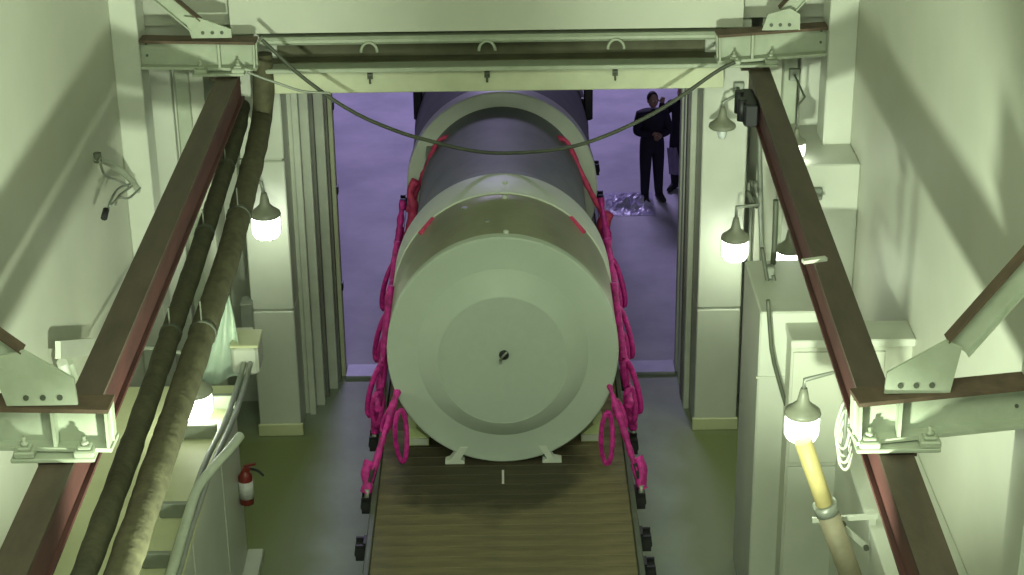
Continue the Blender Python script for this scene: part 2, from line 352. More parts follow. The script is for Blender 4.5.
def crossbeam(xa, ya, xb, yb, za, zb, xr, lab, s):
    # xa: inner (lane) end, xb: wall end, beam from rail to wall; s = -1 left, +1 right
    t = thing('cross_beam', (xb, yb, min(za,zb)), lab, 'beam', 'cross beams bracketed off the walls')
    h = .32; up_ = Vector((0,0,1))
    p0 = Vector((xa,ya,za+h)); p1 = Vector((xb,yb,zb+h))
    MB().bar(p0-up_*.015, p1-up_*.015, .22, .03).build('top_flange', 'dusty', t)
    mb = MB().bar(p0-up_*h/2, p1-up_*h/2, .02, h-.06); mb.build('web', 'steel', t)
    MB().bar(p0-up_*(h-.015), p1-up_*(h-.015), .22, .03).build('bottom_flange', 'steel', t)
    e = (p1-p0).normalized()
    MB().bar(p0+e*.01-up_*h/2, p0+e*.03-up_*h/2, .21, h-.06).build('end_plate', 'steel', t)
    f = (xr-xa)/(xb-xa); pc = p0.lerp(p1, f)
    MB().box(pc.x-.012, pc.x+.012, pc.y-.105, pc.y-.012, pc.z-h+.03, pc.z-.03).build('stiffener', 'steel', t)
    zb_ = pc.z-h
    MB().box(pc.x-.29, pc.x+.27, pc.y-.19, pc.y+.19, zb_-.045, zb_-.015, bev=.006).build('clamp_plate', 'steel', t)
    MB().box(pc.x-.12, pc.x+.12, pc.y-.15, pc.y+.15, zb_-.09, zb_-.045).build('packing_plate', 'rail', t)
    for k in (-1, 1):
        c = MB().box(pc.x+k*.2-.07, pc.x+k*.2+.07, pc.y-.19, pc.y-.07, zb_-.015, zb_+.035, bev=.01)
        c.box(pc.x+k*.2-.045, pc.x+k*.2+.045, pc.y-.17, pc.y-.08, zb_+.035, zb_+.06, bev=.008)
        c = c.build('clamp', 'steel', t)
        MB().lathe([(0,.028),(.025,.028),(.025,.015),(.06,.015),(.06,.002)], (pc.x+k*.2, pc.y-.125, zb_+.06), n=8).build('bolt', 'steel', c)
    for k in (.07, .2): # end bolts by the wall
        q = p1-e*.06
        MB().lathe([(0,.014),(.012,.014)], (q.x, q.y-.025, q.z-h+.06+k), 'Y', 8).build('bolt', 'darkpipe', t)
    return t, p0, p1
cbR, _, _ = crossbeam(2.28, 11.22, 3.46, 11.36, 4.86, 4.90, 2.58, 'pale cross beam on the right with three hole gusset, nearest the camera', 1)
cbL, _, _ = crossbeam(-2.67, 11.28, -3.95, 11.32, 4.86, 4.88, -3.05, 'pale cross beam on the left with three hole gusset, nearest the camera', -1)
cfL, _, _ = crossbeam(-2.68, 19.7, -3.93, 19.75, 4.86, 4.88, -3.08, 'pale cross beam by the upper left corner of the doorway', -1)
cfR, _, _ = crossbeam(2.26, 19.72, 3.45, 19.80, 4.86, 4.91, 2.64, 'pale cross beam by the upper right corner of the doorway', 1)
def gusset(t, poly, y, brace, bd=.14, mirror=1):
    gz = MB().prism([(p.x,p.z) for p in poly], y-.012, y+.012).build('gusset_plate', 'steel', t)
    n = 3
    a = poly[0]; b_ = poly[-1]
    for k in range(n):
        q = Vector(a).lerp(Vector(b_), (k+1.0)/(n+1.2)); 
        MB().lathe([(0,.02),(.01,.02)], (q.x, y-.022, q.z+.06), 'Y', 8).build('bolt', 'darkpipe', gz)
    p0, p1 = brace
    d = (Vector(p1)-Vector(p0)).normalized(); nrm = Vector((-d.z,0,d.x))
    if nrm.z < 0: nrm = -nrm
    MB().bar(p0, p1, .012, bd, up=nrm).build('brace', 'steel', t)
    MB().bar(Vector(p0)+nrm*bd/2, Vector(p1)+nrm*bd/2, .13, .012, up=nrm).build('brace_flange', 'dusty', t)
    MB().bar(Vector(p0)-nrm*bd/2, Vector(p1)-nrm*bd/2, .13, .012, up=nrm).build('brace_flange', 'steel', t)
Y1 = 11.22
gp = [atY(*q, Y1) for q in ((884,391),(887,372),(946,340),(962,346),(950,388))]
for q in (gp[0], gp[-1]): q.z = 5.2
a, b = atY(958,352,Y1), atY(1032,262,Y1); d = (b-a).normalized(); p1 = b + d*.25; p1.x = min(p1.x, 3.5)
gusset(cbR, gp, Y1, (Vector((a.x,11.27,a.z+.02)), Vector((p1.x+.15,11.27,p1.z+.14))), .17)
gp = [atY(*q, Y1) for q in ((77,394),(74,378),(24,350),(-12,358),(6,396))]
for q in (gp[0], gp[-1]): q.z = 5.2
a = atY(14,362,Y1)
gusset(cbL, gp, Y1, (Vector((a.x,11.27,a.z)), Vector((-3.97,11.27,a.z+.62))), .17)
Y2 = 19.68
gp = [atY(*q, Y2) for q in ((232,38),(231,29),(200,18),(184,16),(192,38))]
for q in (gp[0], gp[-1]): q.z = 5.21
a = atY(196,26,Y2)
gusset(cfL, gp, Y2, (Vector((a.x,19.72,a.z)), Vector((-3.97,19.72,a.z+.62))), .15)
gp = [atY(*q, Y2) for q in ((762,26),(768,14),(790,8),(800,14),(800,26))]
for q in (gp[0], gp[-1]): q.z = 5.21
a = atY(785,14,Y2)
gusset(cfR, gp, Y2, (Vector((a.x,19.75,a.z)), Vector((3.50,19.75,a.z+.62))), .15)

# ------------------------------------------------------------------ wrapped bundles beside the left rail
def rough_tube(mb, pts, r, n=12, amp=.12, seed=0, step=.08, ties=()):
    P = [Vector(p) for p in pts]; out = []; rs = []; acc = 0
    for a, b in zip(P, P[1:]):
        L = (b-a).length; k = max(1, int(L/step))
        for i in range(k):
            out.append(a.lerp(b, i/k)); rs.append(r*(1+amp*noise.noise(Vector((seed, (acc+L*i/k)*3.1, 0))) + .5*amp*noise.noise(Vector((seed+9, (acc+L*i/k)*11, 0)))))
        acc += L
    out.append(P[-1]); rs.append(r)
    # smooth corners
    for _ in range(2): out = [out[0]]+[(out[i-1]+out[i]*2+out[i+1])/4 for i in range(1,len(out)-1)]+[out[-1]]
    mb.tube(out, rs, n); return mb
def bundle(px, z, r, m, lab, extra=(), seed=1):
    pts = [atZ(x, y, z) for x, y in px]
    d = (pts[0]-pts[1]).normalized(); pts = [pts[0]+d*4.0]+pts+list(extra)
    t = thing('wrapped_bundle', (pts[1].x, pts[1].y, z-r), lab, 'bundle', 'olive wrapped bundles hung beside the left rail')
    rough_tube(MB(), pts, r, 14, .10, seed).build('wrapping', m, t)
    L = 0
    P = pts[1:len(px)+1]
    for a, b in zip(P, P[1:]):
        k = int((b-a).length/1.7)
        for i in range(k):
            c = a.lerp(b, (i+.35)/k); dd = (b-a).normalized()
            MB().tube([c-dd*.03, c+dd*.03], r*1.07, 14).build('tie', 'cable', t)
            MB().bar(c, (c.x, c.y, 4.45), .012, .012).build('hanger', 'darkpipe', t)
    return t
bundle(((84,575),(120,478),(155,380),(196,260),(238,130),(243,103)), 4.2, .09, 'wrap', 'narrow dark olive wrapped bundle directly beside the left crane rail', seed=3)
e0 = atZ(262,118,4.2)
bundle(((121,575),(154,478),(187,380),(228,258),(256,150),(262,118)), 4.15, .115, 'wrap2', 'thick tan olive wrapped bundle, inner one of the two by the left rail', extra=((e0.x+.03,e0.y+.1,4.45),(e0.x+.03,e0.y+.12,4.9)), seed=8)

# ------------------------------------------------------------------ sagging cable
cp = [atY(*q, 19.5) for q in ((262,40),(275,52),(300,76),(350,112),(400,133),(430,141),(465,150),(500,154),(560,150),(600,139),(650,116),(685,94),(718,70),(735,62))]
def smooth(P, it=3):
    for _ in range(it):
        Q = [P[0]]
        for a, b in zip(P, P[1:]): Q += [a.lerp(b,.25), a.lerp(b,.75)]
        Q.append(P[-1]); P = Q
    return P
tag(MB().tube(smooth(cp,2), .022, 8).build('sagging_cable', 'cable'), 'dark cable sagging across the doorway in front of the motor', 'cable')
cp2 = [atY(*q, 19.45) for q in ((247,72),(262,78),(280,84),(302,92),(330,93))]
tag(MB().tube(smooth(cp2,2), .015, 8).build('thin_cable', 'galv'), 'thin pale cable drooping under the left end of the lintel', 'cable')

# ------------------------------------------------------------------ trailer
DZ = 1.25; TX0, TX1 = -1.40, 1.21; TC = (TX0+TX1)/2
tr = thing('flatbed_trailer', (TC, 20, 0), 'flatbed trailer with brown plank deck carrying the motor through the doorway', 'trailer')
MB().box(TC-.55,TC-.35,12.6,29.5,.62,1.05).box(TC+.35,TC+.55,12.6,29.5,.62,1.05).build('chassis_beam','black',tr)
for k in range(16): pass
cb = MB()
for k in range(15): cb.box(TX0+.06, TX1-.06, 12.9+k*1.15, 12.98+k*1.15, 1.05, 1.17)
cb.build('cross_member', 'black', tr)
for s, x in ((-1,TX0),(1,TX1)):
    B(x-.03, x+.03, 12.6, 29.5, 1.05, 1.262, bev=.01).build('side_rail', 'darkpipe', tr, 'dark steel edge rail')
yy = 12.62; pv = 0
proto = {}
while yy < 29.4:
    wdt = random.choice((.19,.21,.2))
    me = MB().box(TX0+.035, TX1-.035, -wdt/2+.002, wdt/2-.002, -.045, 0, bev=.006) if wdt not in proto else None
    if me:
        o = bpy.data.objects.new('deck_plank', bpy.data.meshes.new('deck_plank')); 
        o.data.from_pydata([(v[0]-TC, v[1], v[2]) for v in me.v], [], me.f); o.data.materials.append(M['deck']); proto[wdt] = o.data
    else: o = bpy.data.objects.new('deck_plank', proto[wdt])
    COL.objects.link(o); o.parent = tr; o.location = (0, yy+wdt/2-20, DZ-random.uniform(0,.006)); yy += wdt
def wheel(x, y):
    w_ = MB().lathe([(-.14,.30),(-.14,.44),(-.10,.47),(.10,.47),(.14,.44),(.14,.30)], (x,y,.47), 'X', 28).build('wheel', 'rubber', tr)
    MB().lathe([(-.145,.06),(-.145,.28),(.145,.28),(.145,.06)], (x,y,.47), 'X', 20).build('rim', 'galv', w_)
for y in (13.3, 25.4, 26.6, 27.8):
    for x in (TX0+.2, TX1-.2): wheel(x, y)
    MB().tube([(TX0+.2,y,.47),(TX1-.2,y,.47)], .07, 10).build('axle','black',tr)
def winch(x, y, s):
    t = MB().box(x, x+s*.03, y-.08, y+.08, 1.02, 1.23).box(x, x+s*.11, y-.09, y-.065, 1.04, 1.21).box(x, x+s*.11, y+.065, y+.09, 1.04, 1.21)
    w_ = t.build('strap_winch', 'black', tr)
    MB().tube([(x+s*.065,y-.10,1.12),(x+s*.065,y+.11,1.12)], .055, 12).build('drum', 'rubber', w_)
for y in (13.9, 15.0, 15.95, 16.84, 18.15, 19.5, 20.9, 22.3, 23.7, 25.2): winch(TX0-.03, y, -1)
for y in (14.4, 15.5, 16.05, 16.86, 18.0, 19.5, 20.9, 22.3, 23.7, 25.25, 26.5): winch(TX1+.03, y, 1)

# ------------------------------------------------------------------ rocket motor
MX, MZ, RZ = -0.08, 2.53, 1.076
mo = thing('rocket_motor', (MX, 20, 1.26), 'huge pale green cylindrical rocket motor lying on the trailer, round end facing the camera', 'rocket motor')
def seg(name, prof, m, n=96, par=None, lab=None):
    mb = MB(); c = Vector((MX,0,MZ)); vs = []
    for y, r in prof:
        for k in range(n):
            a = 2*math.pi*k/n; vs.append((MX+r*math.cos(a), y, MZ+r*math.sin(a)*RZ))
    fs = [(i*n+k, (i+1)*n+k, (i+1)*n+(k+1)%n, i*n+(k+1)%n) for i in range(len(prof)-1) for k in range(n)]
    mb.add(vs, fs, True)
    for i in (0, len(prof)-1):
        if prof[i][1] > .001: mb.f.append(tuple(i*n+k for k in range(n))); mb.sm.append(False)
    o = mb.build(name, m, par or mo, lab)
    # sharp edges where the profile turns
    for e in (): pass
    o.data.set_sharp_from_angle(angle=math.radians(25))
    return o
seg('front_case', [(17.42,1.165),(17.44,1.175),(18.62,1.175)], 'case', lab='olive satin forward section')
seg('front_ring', [(18.60,1.178),(18.61,1.188),(19.17,1.188),(19.2,1.175)], 'band', lab='pale painted band')
seg('neck', [(19.19,1.16),(19.65,1.06),(19.8,1.01),(22.03,1.005)], 'grey', lab='narrower grey middle section')
seg('rear_ring', [(22.0,.995),(22.0,1.165),(22.015,1.18),(22.25,1.18),(22.27,1.15)], 'band', lab='wide pale ring face')
seg('rear_case', [(22.2,1.15),(24.1,1.15),(24.1,1.165),(24.3,1.165),(24.3,1.15),(28.2,1.15),(28.5,1.0)], 'grey', lab='grey rear section standing outside')
seg('end_rim', [(17.50,1.18),(17.40,1.18),(17.385,1.165),(17.385,.90),(17.37,.86)], 'plate')
ec = seg('end_cover', [(17.45,.88),(17.37,.87),(17.20,.67),(17.195,.655),(17.21,.655)], 'plate')
ep = seg('end_plate', [(17.25,.66),(17.202,.655),(17.20,.64)], 'plate2')
pc = atY(504,355,17.19)
po = MB().lathe([(0,.05),(-.02,.05),(-.03,.035),(-.03,.0)], (pc.x, 17.20, pc.z), 'Y', 16).build('port', 'black', mo, 'small black port')
MB().tube([(pc.x-.03,17.17,pc.z-.03),(pc.x+.03,17.15,pc.z+.05)], .012, 8).box(pc.x-.05,pc.x-.02,17.15,17.20,pc.z-.08,pc.z-.05).build('port_cap','galv',po)
def on_case(px, py, r=1.175):
    # intersect the pixel ray with the case surface
    r_ = ray(px, py); o = C0
    A = r_.x**2+(r_.z/RZ)**2; Bq = 2*(o.x-MX)*r_.x+2*((o.z-MZ)/RZ)*(r_.z/RZ); Cq = (o.x-MX)**2+((o.z-MZ)/RZ)**2-r*r
    dsc = Bq*Bq-4*A*Cq
    t = (-Bq-math.sqrt(max(dsc,0)))/(2*A); return o+r_*t
for px, py in ((505,184),(505,198),(506,233)):
    q = on_case(px,py); MB().lathe([(-.02,.03),(.02,.03),(.03,.018),(.03,0)], q, n=10).build('fitting','band',mo,'pale stud on the crown')
for px, py, s in ((427,226,1),(577,225,-1)):
    q = on_case(px,py); nn = Vector((q.x-MX,0,(q.z-MZ))).normalized(); tg = Vector((nn.z,0,-nn.x))
    MB().bar(q-tg*.09*s+Vector((0,-.08,0))+nn*.0, q+tg*.09*s+Vector((0,.06,0)), .05, .05, up=nn).build('lifting_lug','crimson',mo,'red lug')
for px, py in ((487,221),(465,208)):
    q = on_case(px,py); MB().lathe([(-.02,.035),(.008,.035)], q, n=10).build('cap','galv',mo,'dull grey cap')
for px, py in ((418,97),(588,97)):
    q = atY(px,py,24.1); s = -1 if px < 500 else 1
    MB().box(q.x-.06,q.x+.06,24.0,24.12,q.z-.30,q.z+.22,bev=.02).box(q.x-s*.25,q.x,24.02,24.1,q.z-.1,q.z,bev=.01).build('handling_bracket','black',mo,'black bracket at the side of the rear section')
# black mounts where the red straps meet the rear ring
for s, x in ((-1,-.90),(1,.66)):
    MB().box(x-.10,x+.10,21.75,22.05,3.02,3.12,bev=.01).build('strap_mount','galv',mo)
    MB().tube([(x+.05*s*-1,21.74,3.05),(x-.05*s,21.74,2.88)],.025,8).build('strap_pin','black',mo)
# feet under the front rim
for px, s in ((455,-1),(552,1)):
    q = atZ(px,462,DZ)
    MB().prism([(q.x-.10*1, DZ),(q.x+.10, DZ),(q.x+.10, DZ+.03),(q.x-s*.02+.04, DZ+.05),(q.x-s*.10+.04, DZ+.2),(q.x-s*.10-.04, DZ+.2),(q.x-s*.0-.05, DZ+.05),(q.x-.10, DZ+.03)], 17.38, 17.48).build('foot','band',mo)
# chocks
for px, py, s, lab in ((420,440,-1,'pale green wooden chock under the left flank of the motor'),(590,436,1,'pale green wooden chock under the right flank of the motor')):
    q = atZ(px,py,DZ); x = q.x
    t = thing('wheel_chock', (x, q.y+.1, DZ), lab, 'chock', 'pale green wooden chocks')
    MB().prism([(x+s*.13,DZ),(x-s*.10,DZ),(x-s*.10,DZ+.08),(x+s*.03,DZ+.20),(x+s*.13,DZ+.20)][::s], q.y-.12, q.y+.2).build('block','chock',t)
    MB().box(x-.09,x+.09,q.y-.14,q.y-.12,DZ+.02,DZ+.09).build('cleat','wall2',t)
for y in (18.7, 22.6, 26.5):
    t = thing('support_cradle', (MX,y,DZ), 'dark steel saddle under the %s of the motor' % {18.7:'front ring',22.6:'rear ring',26.5:'tail outside the door'}[y], 'cradle', 'saddles under the motor')
    for s in (-1,1):
        xs = [MX+s*v for v in (.25,.45,.65,.85,1.0)]
        top = [MZ-RZ*math.sqrt(max(1.19**2-(x-MX)**2,0))-.005 for x in xs]
        MB().prism(([(x,z) for x,z in zip(xs,top)]+[(xs[-1],DZ+.0),(xs[0],DZ+.0)]), y, y+.3).build('saddle','darkpipe',t)

# white chalk mark on the deck
q = atZ(503,477,DZ)
tag(B(q.x-.012,q.x+.012,q.y-.14,q.y+.14,DZ,DZ+.004).build('chalk_line','label'), 'short white line on the deck below the motor end', 'marking')

# ------------------------------------------------------------------ magenta tie-down straps
def strap(name, pts, m, r, lab, loops=(), hook=True, seed=0, grp='sleeved tie down straps'):
    P = smooth([Vector(p) for p in pts], 2)
    t = thing(name, pts[-1], lab, 'strap', grp)
    mb = MB(); rough_tube(mb, P, r, 8, .7, seed, .022); 
    mb.build('sleeve', m, t)
    for L in loops:
        c, hgt, wd, tilt = L; c = Vector(c)
        lp = [c+Vector((wd*math.sin(2*math.pi*k/20)+tilt*(1-math.cos(2*math.pi*k/20)), .03*math.sin(4*math.pi*k/20), -hgt/2*(1-math.cos(2*math.pi*k/20)))) for k in range(20)]
        MB().tube(lp, r*.75, 8, closed=True).build('loop', m, t)
    if hook:
        e = Vector(pts[-1]); MB().tube([e+Vector((.0,.0,.04)), e+Vector((0,0,-.06)), e+Vector((0,-.02,-.12))], .03, 8).build('hook','galv',t)
        d = (Vector(pts[-2])-e).normalized()
        MB().bar(e+d*.10, e+d*.26, .05, .07).build('ratchet','black',t)
    return t
for s in (-1, 1):
    side = 'left' if s < 0 else 'right'
    xo = (TX0-.08) if s < 0 else (TX1+.10)
    # front: from the front rim down to the winch, with a hanging loop
    if s < 0: a = atY(394,402,17.3); lpx = atY(400,410,17.1)
    else:     a = atY(613,396,17.3); lpx = atY(607,412,17.1)
    a2 = a.lerp(Vector((xo,16.84,1.20)), .5)+Vector((s*.02,0,-.03))
    strap('tie_down_strap', [a+Vector((-s*.05,.15,.1)), a, a2, (xo,16.84,1.24)], 'magenta', .034,
          'magenta tie down with hanging loop at the front %s edge of the trailer' % side,
          loops=[(lpx, .60, .06, 0), (a+Vector((s*.02,0,-.05)), .30, .04, s*.05)], seed=3+s)
    # extra crumple around the winch end
    strap('tie_down_strap', [(xo-s*.03,17.02,1.50),(xo+s*.03,16.95,1.40),(xo-s*.01,16.9,1.3),(xo+s*.02,16.86,1.22)], 'magenta', .06,
          'crumpled magenta sleeve gathered above the front %s winch' % side, seed=11+s, hook=False)
    ys = (18.1, 19.45, 20.85)
    words = ('second', 'third', 'fourth')
    for i, y in enumerate(ys):
        x1 = MX+s*1.19
        strap('tie_down_strap', [(x1,y+.45,MZ+.25-i*.05),(x1+s*.06,y+.3,MZ-.25),(x1+s*.12,y+.1,1.85),(xo-s*.03,y+.03,1.5),(xo,y,1.24)], 'magenta' , .042,
              'magenta sleeved tie down, %s from the front along the %s side' % (words[i], side),
              loops=[((x1+s*.10,y+.05,2.05), .62, .06, s*.08), ((x1+s*.14,y-.1,1.8), .40, .05, s*.02)], seed=20+i*3+s)
    # net of sleeve between the straps
    x1 = MX+s*1.24
    strap('tie_down_strap', [(x1,21.6,2.2),(x1+s*.05,20.9,1.9),(x1+s*.03,20.3,2.15),(x1+s*.08,19.6,1.8),(x1+s*.05,18.9,2.0),(x1+s*.10,18.3,1.7),(x1+s*.08,17.7,1.75)], 'magenta', .04,
          'magenta sleeve running lengthwise along the %s flank of the motor' % side, seed=40+s, hook=False)
    # red straps from the mount at the rear ring
    if s < 0: pts = [atY(450,137,21.7),atY(438,138,21.6),atY(430,160,21.7),atY(416,192,21.75),atY(408,212,21.7)]
    else:     pts = [atY(558,138,21.7),atY(568,140,21.6),atY(577,165,21.7),atY(592,195,21.7),atY(606,220,21.7)]
    strap('tie_down_strap', pts, 'crimson', .035, 'crimson strap from the %s mount down the pale rear ring' % side,
          hook=False, seed=50+s)
    q = atY(410,200,21.6) if s < 0 else atY(603,232,21.6)
    strap('tie_down_strap', [q+Vector((.08,0,.25)), q+Vector((-.02,0,.1)), q+Vector((.05,0,-.05)), q+Vector((-s*.02,0,-.3)), (xo,21.3,1.3)], 'crimson', .06,
          'bunched crimson sleeve hanging beside the %s of the rear ring' % side, hook=False, seed=60+s)

# ------------------------------------------------------------------ lamps
def lamp(c, arm, lab, lit=True, k=1.0, power=60, name='wall_lamp'):
    # c: globe centre; arm: list of points from the shade top to the mount
    c = Vector(c); t = thing(name, (c.x, c.y, c.z-.16*k), lab, 'lamp', 'shaded jar lamps')
    MB().lathe([(.10*k,.165*k),(.115*k,.175*k),(.15*k,.165*k),(.19*k,.11*k),(.24*k,.06*k),(.32*k,.045*k),(.38*k,.03*k)], c, n=28).build('shade','shade',t)
    MB().lathe([(.12*k,.13*k),(.07*k,.16*k),(-.10*k,.158*k),(-.145*k,.135*k),(-.165*k,.08*k),(-.17*k,0)] if lit else [(.12*k,.05*k),(.02*k,.06*k),(-.04*k,.04*k),(-.05*k,0)], c, n=24).build('globe','globe' if lit else 'globe_off',t)
    if lit:
        cg = MB()
        for a in range(6):
            an = a*math.pi/3; cg.tube([(c.x+rr*k*math.cos(an), c.y+rr*k*math.sin(an), c.z+zz*k) for zz, rr in ((.10,.170),(-.09,.168),(-.155,.14),(-.18,.07),(-.185,.0))], .005*k, 5)
        cg.build('guard','galv',t)
        l = point('lamp_light', (c.x,c.y,c.z-.26*k), power, (0.86,1.0,0.72), .12*k); l.parent = t; l.location = l.location-t.location
    pts = [Vector(p) for p in arm]
    MB().tube([c+Vector((0,0,.36*k))]+pts, .022*k, 8).build('arm','galv',t)
    MB().box(pts[-1].x-.06,pts[-1].x+.06,pts[-1].y-.03,pts[-1].y+.03,pts[-1].z-.07,pts[-1].z+.07,bev=.01).build('mount','galv',t)
    return t
c = atY(266,224,19.9); lamp(c, [c+Vector((-.02,0,.50)), c+Vector((-.2,.1,.55)), c+Vector((-.26,.48,.55))], 'lit jar lamp hanging in front of the left pillar', k=1.0, power=5)
c = atY(735,247,19.9); a = atY(737,207,19.9); b = atY(757,206,20.0)
lamp(c, [(c.x,c.y,a.z), (b.x,19.9,a.z+.02), (b.x, 20.45, a.z+.02)], 'lit jar lamp in front of the right pillar, below the unlit one', power=8, k=.95)
c = atY(722,135,20.1); a = atY(722,104,20.1)
lamp(c-Vector((0,0,.0)), [(c.x,c.y,a.z+.02),(c.x+.15,20.12,a.z+.1),(c.x+.2,20.36,a.z+.1)], 'unlit lamp shade near the top of the right pillar', lit=False, k=.88)
c = atY(802,424,14.2); a = atY(803,380,14.2)
lamp(c, [(c.x,c.y,a.z), (c.x+.33,14.35,a.z+.01), (c.x+.36,14.5,4.40)], 'large lit jar lamp above the cream pipe on the right', k=.9, power=9)
c = atX(196,402,-3.1); lamp(c, [c+Vector((0,0,.5)), c+Vector((-.3,.1,.55)), c+Vector((-1.18,.1,.55))], 'lit jar lamp half hidden behind the wrapped bundles on the left', power=22, k=1)
c = atY(789,258,18.4); lamp(c, [c+Vector((0,0,.48)), c+Vector((.3,.1,.5)), c+Vector((.35,.57,.5))], 'lit jar lamp half hidden behind the right crane rail', power=8, k=.85)
c = atY(796,148,19.1); lamp(c, [c+Vector((0,0,.48)), c+Vector((.1,.2,.5)), c+Vector((.1,1.0,.5))], 'small lit jar lamp tucked under the far right cross beam', power=4, k=.6)

# ------------------------------------------------------------------ pipes, conduits on the right
def pth(px, Y): return [atY(x, y, Y) for x, y in px]
pp = thing('cream_pipe', atY(846,575,13.9), 'cream and tan pipe rising to below the large lit lamp on the right', 'pipe')
P = pth(((803,441),(826,508)), 14.0); MB().tube(P, .075, 16).build('upper_length','pipe',pp,'cream length')
P2 = pth(((826,508),(856,590),(900,720)), 14.0); MB().tube(P2, .095, 16).build('lower_length','pipetan',pp,'tan length')
d = (P[1]-P[0]).normalized(); MB().tube([P[1]-d*.05,P[1]+d*.05], .105, 16).build('collar','galv',pp)
br = thing('pipe_bracket', atY(868,545,14.1), 'pale triangular wall bracket holding the cream pipe', 'bracket')
MB().bar(*pth(((812,520),(878,516)),14.15), .03,.045).build('upper_arm','wall2',br)
MB().bar(*pth(((832,518),(868,548)),14.1), .03,.05).build('diagonal_arm','wall2',br)
MB().bar(*pth(((872,512),(870,620)),14.2), .06,.06).build('upright','wall2',br)
MB().lathe([(0,.025),(.03,.025)], atY(843,523,14.08)-Vector((0,.03,0)), 'Y', 8).lathe([(0,.025),(.03,.025)], atY(866,547,14.08)-Vector((0,.03,0)), 'Y', 8).build('bolt','darkpipe',br)
def conduit(px, Y, r, m, lab, name='conduit', cat='conduit', grp=None):
    P = [atY(x, y, Y) for x, y in px]
    return tag(MB().tube(smooth(P,1) if len(P) > 2 else P, r, 8).build(name, m), lab, cat, grp)
conduit(((752,180),(751,215),(750,250),(748,272)), 20.2, .022, 'darkpipe', 'dark vertical conduit to the right of the right pillar lamp')
conduit(((759,120),(760,180),(762,262),(764,300)), 20.46, .03, 'galv', 'pale vertical conduit beside the right pillar, left of the rail')
conduit(((776,200),(775,240),(772,276)), 17.4, .028, 'darkpipe', 'short dark conduit emerging below the right rail')
conduit(((762,248),(768,285),(774,312),(781,337),(789,334)), 17.0, .02, 'darkpipe', 'left leg of the dark bent conduit frame on the right')
conduit(((773,275),(780,300),(788,325),(788,334)), 17.0, .02, 'darkpipe', 'right leg of the dark bent conduit frame on the right')
conduit(((768,300),(770,330),(772,355),(780,385),(786,405)), 16.15, .02, 'darkpipe', 'dark cable curving down to the large lit lamp')
conduit(((752,206),(745,186),(757,208)), 19.95, .018, 'darkpipe', 'bent stay above the right pillar lamp')
tag(MB().box(*(lambda q:(q.x-.05,q.x+.04,17.0,17.1,q.z-.08,q.z+.05))(atY(771,272,17.0)),bev=.015).build('junction_box','galv'), 'small grey junction box on the dark conduits at right', 'junction box')
cl = thing('cable_coil', atY(845,455,13.9), 'pale coiled cable hanging beside the right rail', 'cable')
for k in range(4):
    c = atY(843+k*1.5,425+k*3,13.9)
    MB().tube([c+Vector((.05*math.cos(a), .04*math.sin(2*a)+k*.02, .22*math.sin(a)-.05*k)) for a in [2*math.pi*i/24 for i in range(24)]], .014, 6, closed=True).build('cable_loop','wall2',cl)
MB().tube([Vector((atY(845,430,13.9).x,13.9,4.45)),atY(845,430,13.9),atY(846,455,13.87)],.02,6).build('cable_end','galv',cl)

# ------------------------------------------------------------------ left: conduits on the low block, sheet, boxes, extinguisher
def lcon(px, z, r, m, lab):
    P = [atZ(x,y,z) for x,y in px]; return P, r, m, lab
for off, lab in ((0,'left one of the paired pale handrail pipes along the left ledge'),(7,'right one of the paired pale handrail pipes along the left ledge')):
    P = [atZ(x+off*(.9+.1*i), y, 2.25) for i,(x,y) in enumerate(((247,352),(238,385),(226,420),(205,462),(195,490),(180,533),(168,575),(130,690)))]
    t = tag(MB().tube(smooth(P,1), .028, 10).build('handrail', 'galv'), lab, 'handrail', 'paired handrail pipes on the left')
P = [atZ(x,y,2.3) for x,y in ((240,436),(232,447),(216,464),(204,478),(195,492),(184,530),(172,572),(150,640))]
tag(MB().tube(smooth(P,2), .045, 12).build('bent_pipe', 'steel'), 'thick bent pale pipe crossing the end of the left ledge', 'pipe')
for k,(x,y) in enumerate(((212,428),(231,398),(192,506),(176,556))):
    q = atZ(x,y,2.2)
    tag(MB().box(q.x-.3,q.x+.05,q.y-.03,q.y+.03,2.09,2.24,bev=.008).build('pipe_clamp','galv'), 'small grey clamp holding the left handrail pipes, ' + ('second from the near end' if k==2 else 'nearest the camera' if k==3 else 'furthest from the camera' if k==1 else 'third from the near end'), 'clamp', 'handrail clamps')
# plastic sheet draped behind the bundles
def sheet(corners, Y, nx=10, ny=16, amp=.05, seed=0):
    a,b,c,d = [atY(*p,Y) for p in corners]; vs=[]; 
    for j in range(ny+1):
        for i in range(nx+1):
            u,v=i/nx,j/ny; p=(a.lerp(b,u)).lerp(d.lerp(c,u),v)
            vs.append(p+Vector((0, amp*math.sin(u*14+v*3+seed)+amp*noise.noise(p*3),0)))
    fs=[(j*(nx+1)+i,j*(nx+1)+i+1,(j+1)*(nx+1)+i+1,(j+1)*(nx+1)+i) for j in range(ny) for i in range(nx)]
    n=len(vs); vs+= [v+Vector((0,.01,0)) for v in vs]
    fs2=[tuple(q+n for q in f[::-1]) for f in fs]
    m=MB(); m.add(vs,fs+fs2,True); return m
tag(sheet(((222,288),(228,292),(246,372),(192,392)), 17.9, seed=1).build('plastic_sheet','sheet'), 'pale translucent looking sheet hanging in folds behind the tan bundle', 'sheet')
q = atY(246,350,17.8)
t = thing('equipment_box', (q.x,17.95,q.z-.15), 'pale green equipment box above the end of the left ledge', 'box')
MB().box(q.x-.16,q.x+.12,17.8,18.2,q.z-.3,q.z+.02,bev=.03).build('body','wall2',t)
MB().box(q.x-.17,q.x+.13,17.79,18.21,q.z+.02,q.z+.05,bev=.01).build('lid','ledge',t)
MB().box(q.x-.12,q.x-.06,17.9,18.0,2.09-.0,q.z-.3).build('leg','steel',t)
q = atY(248,318,20.3)
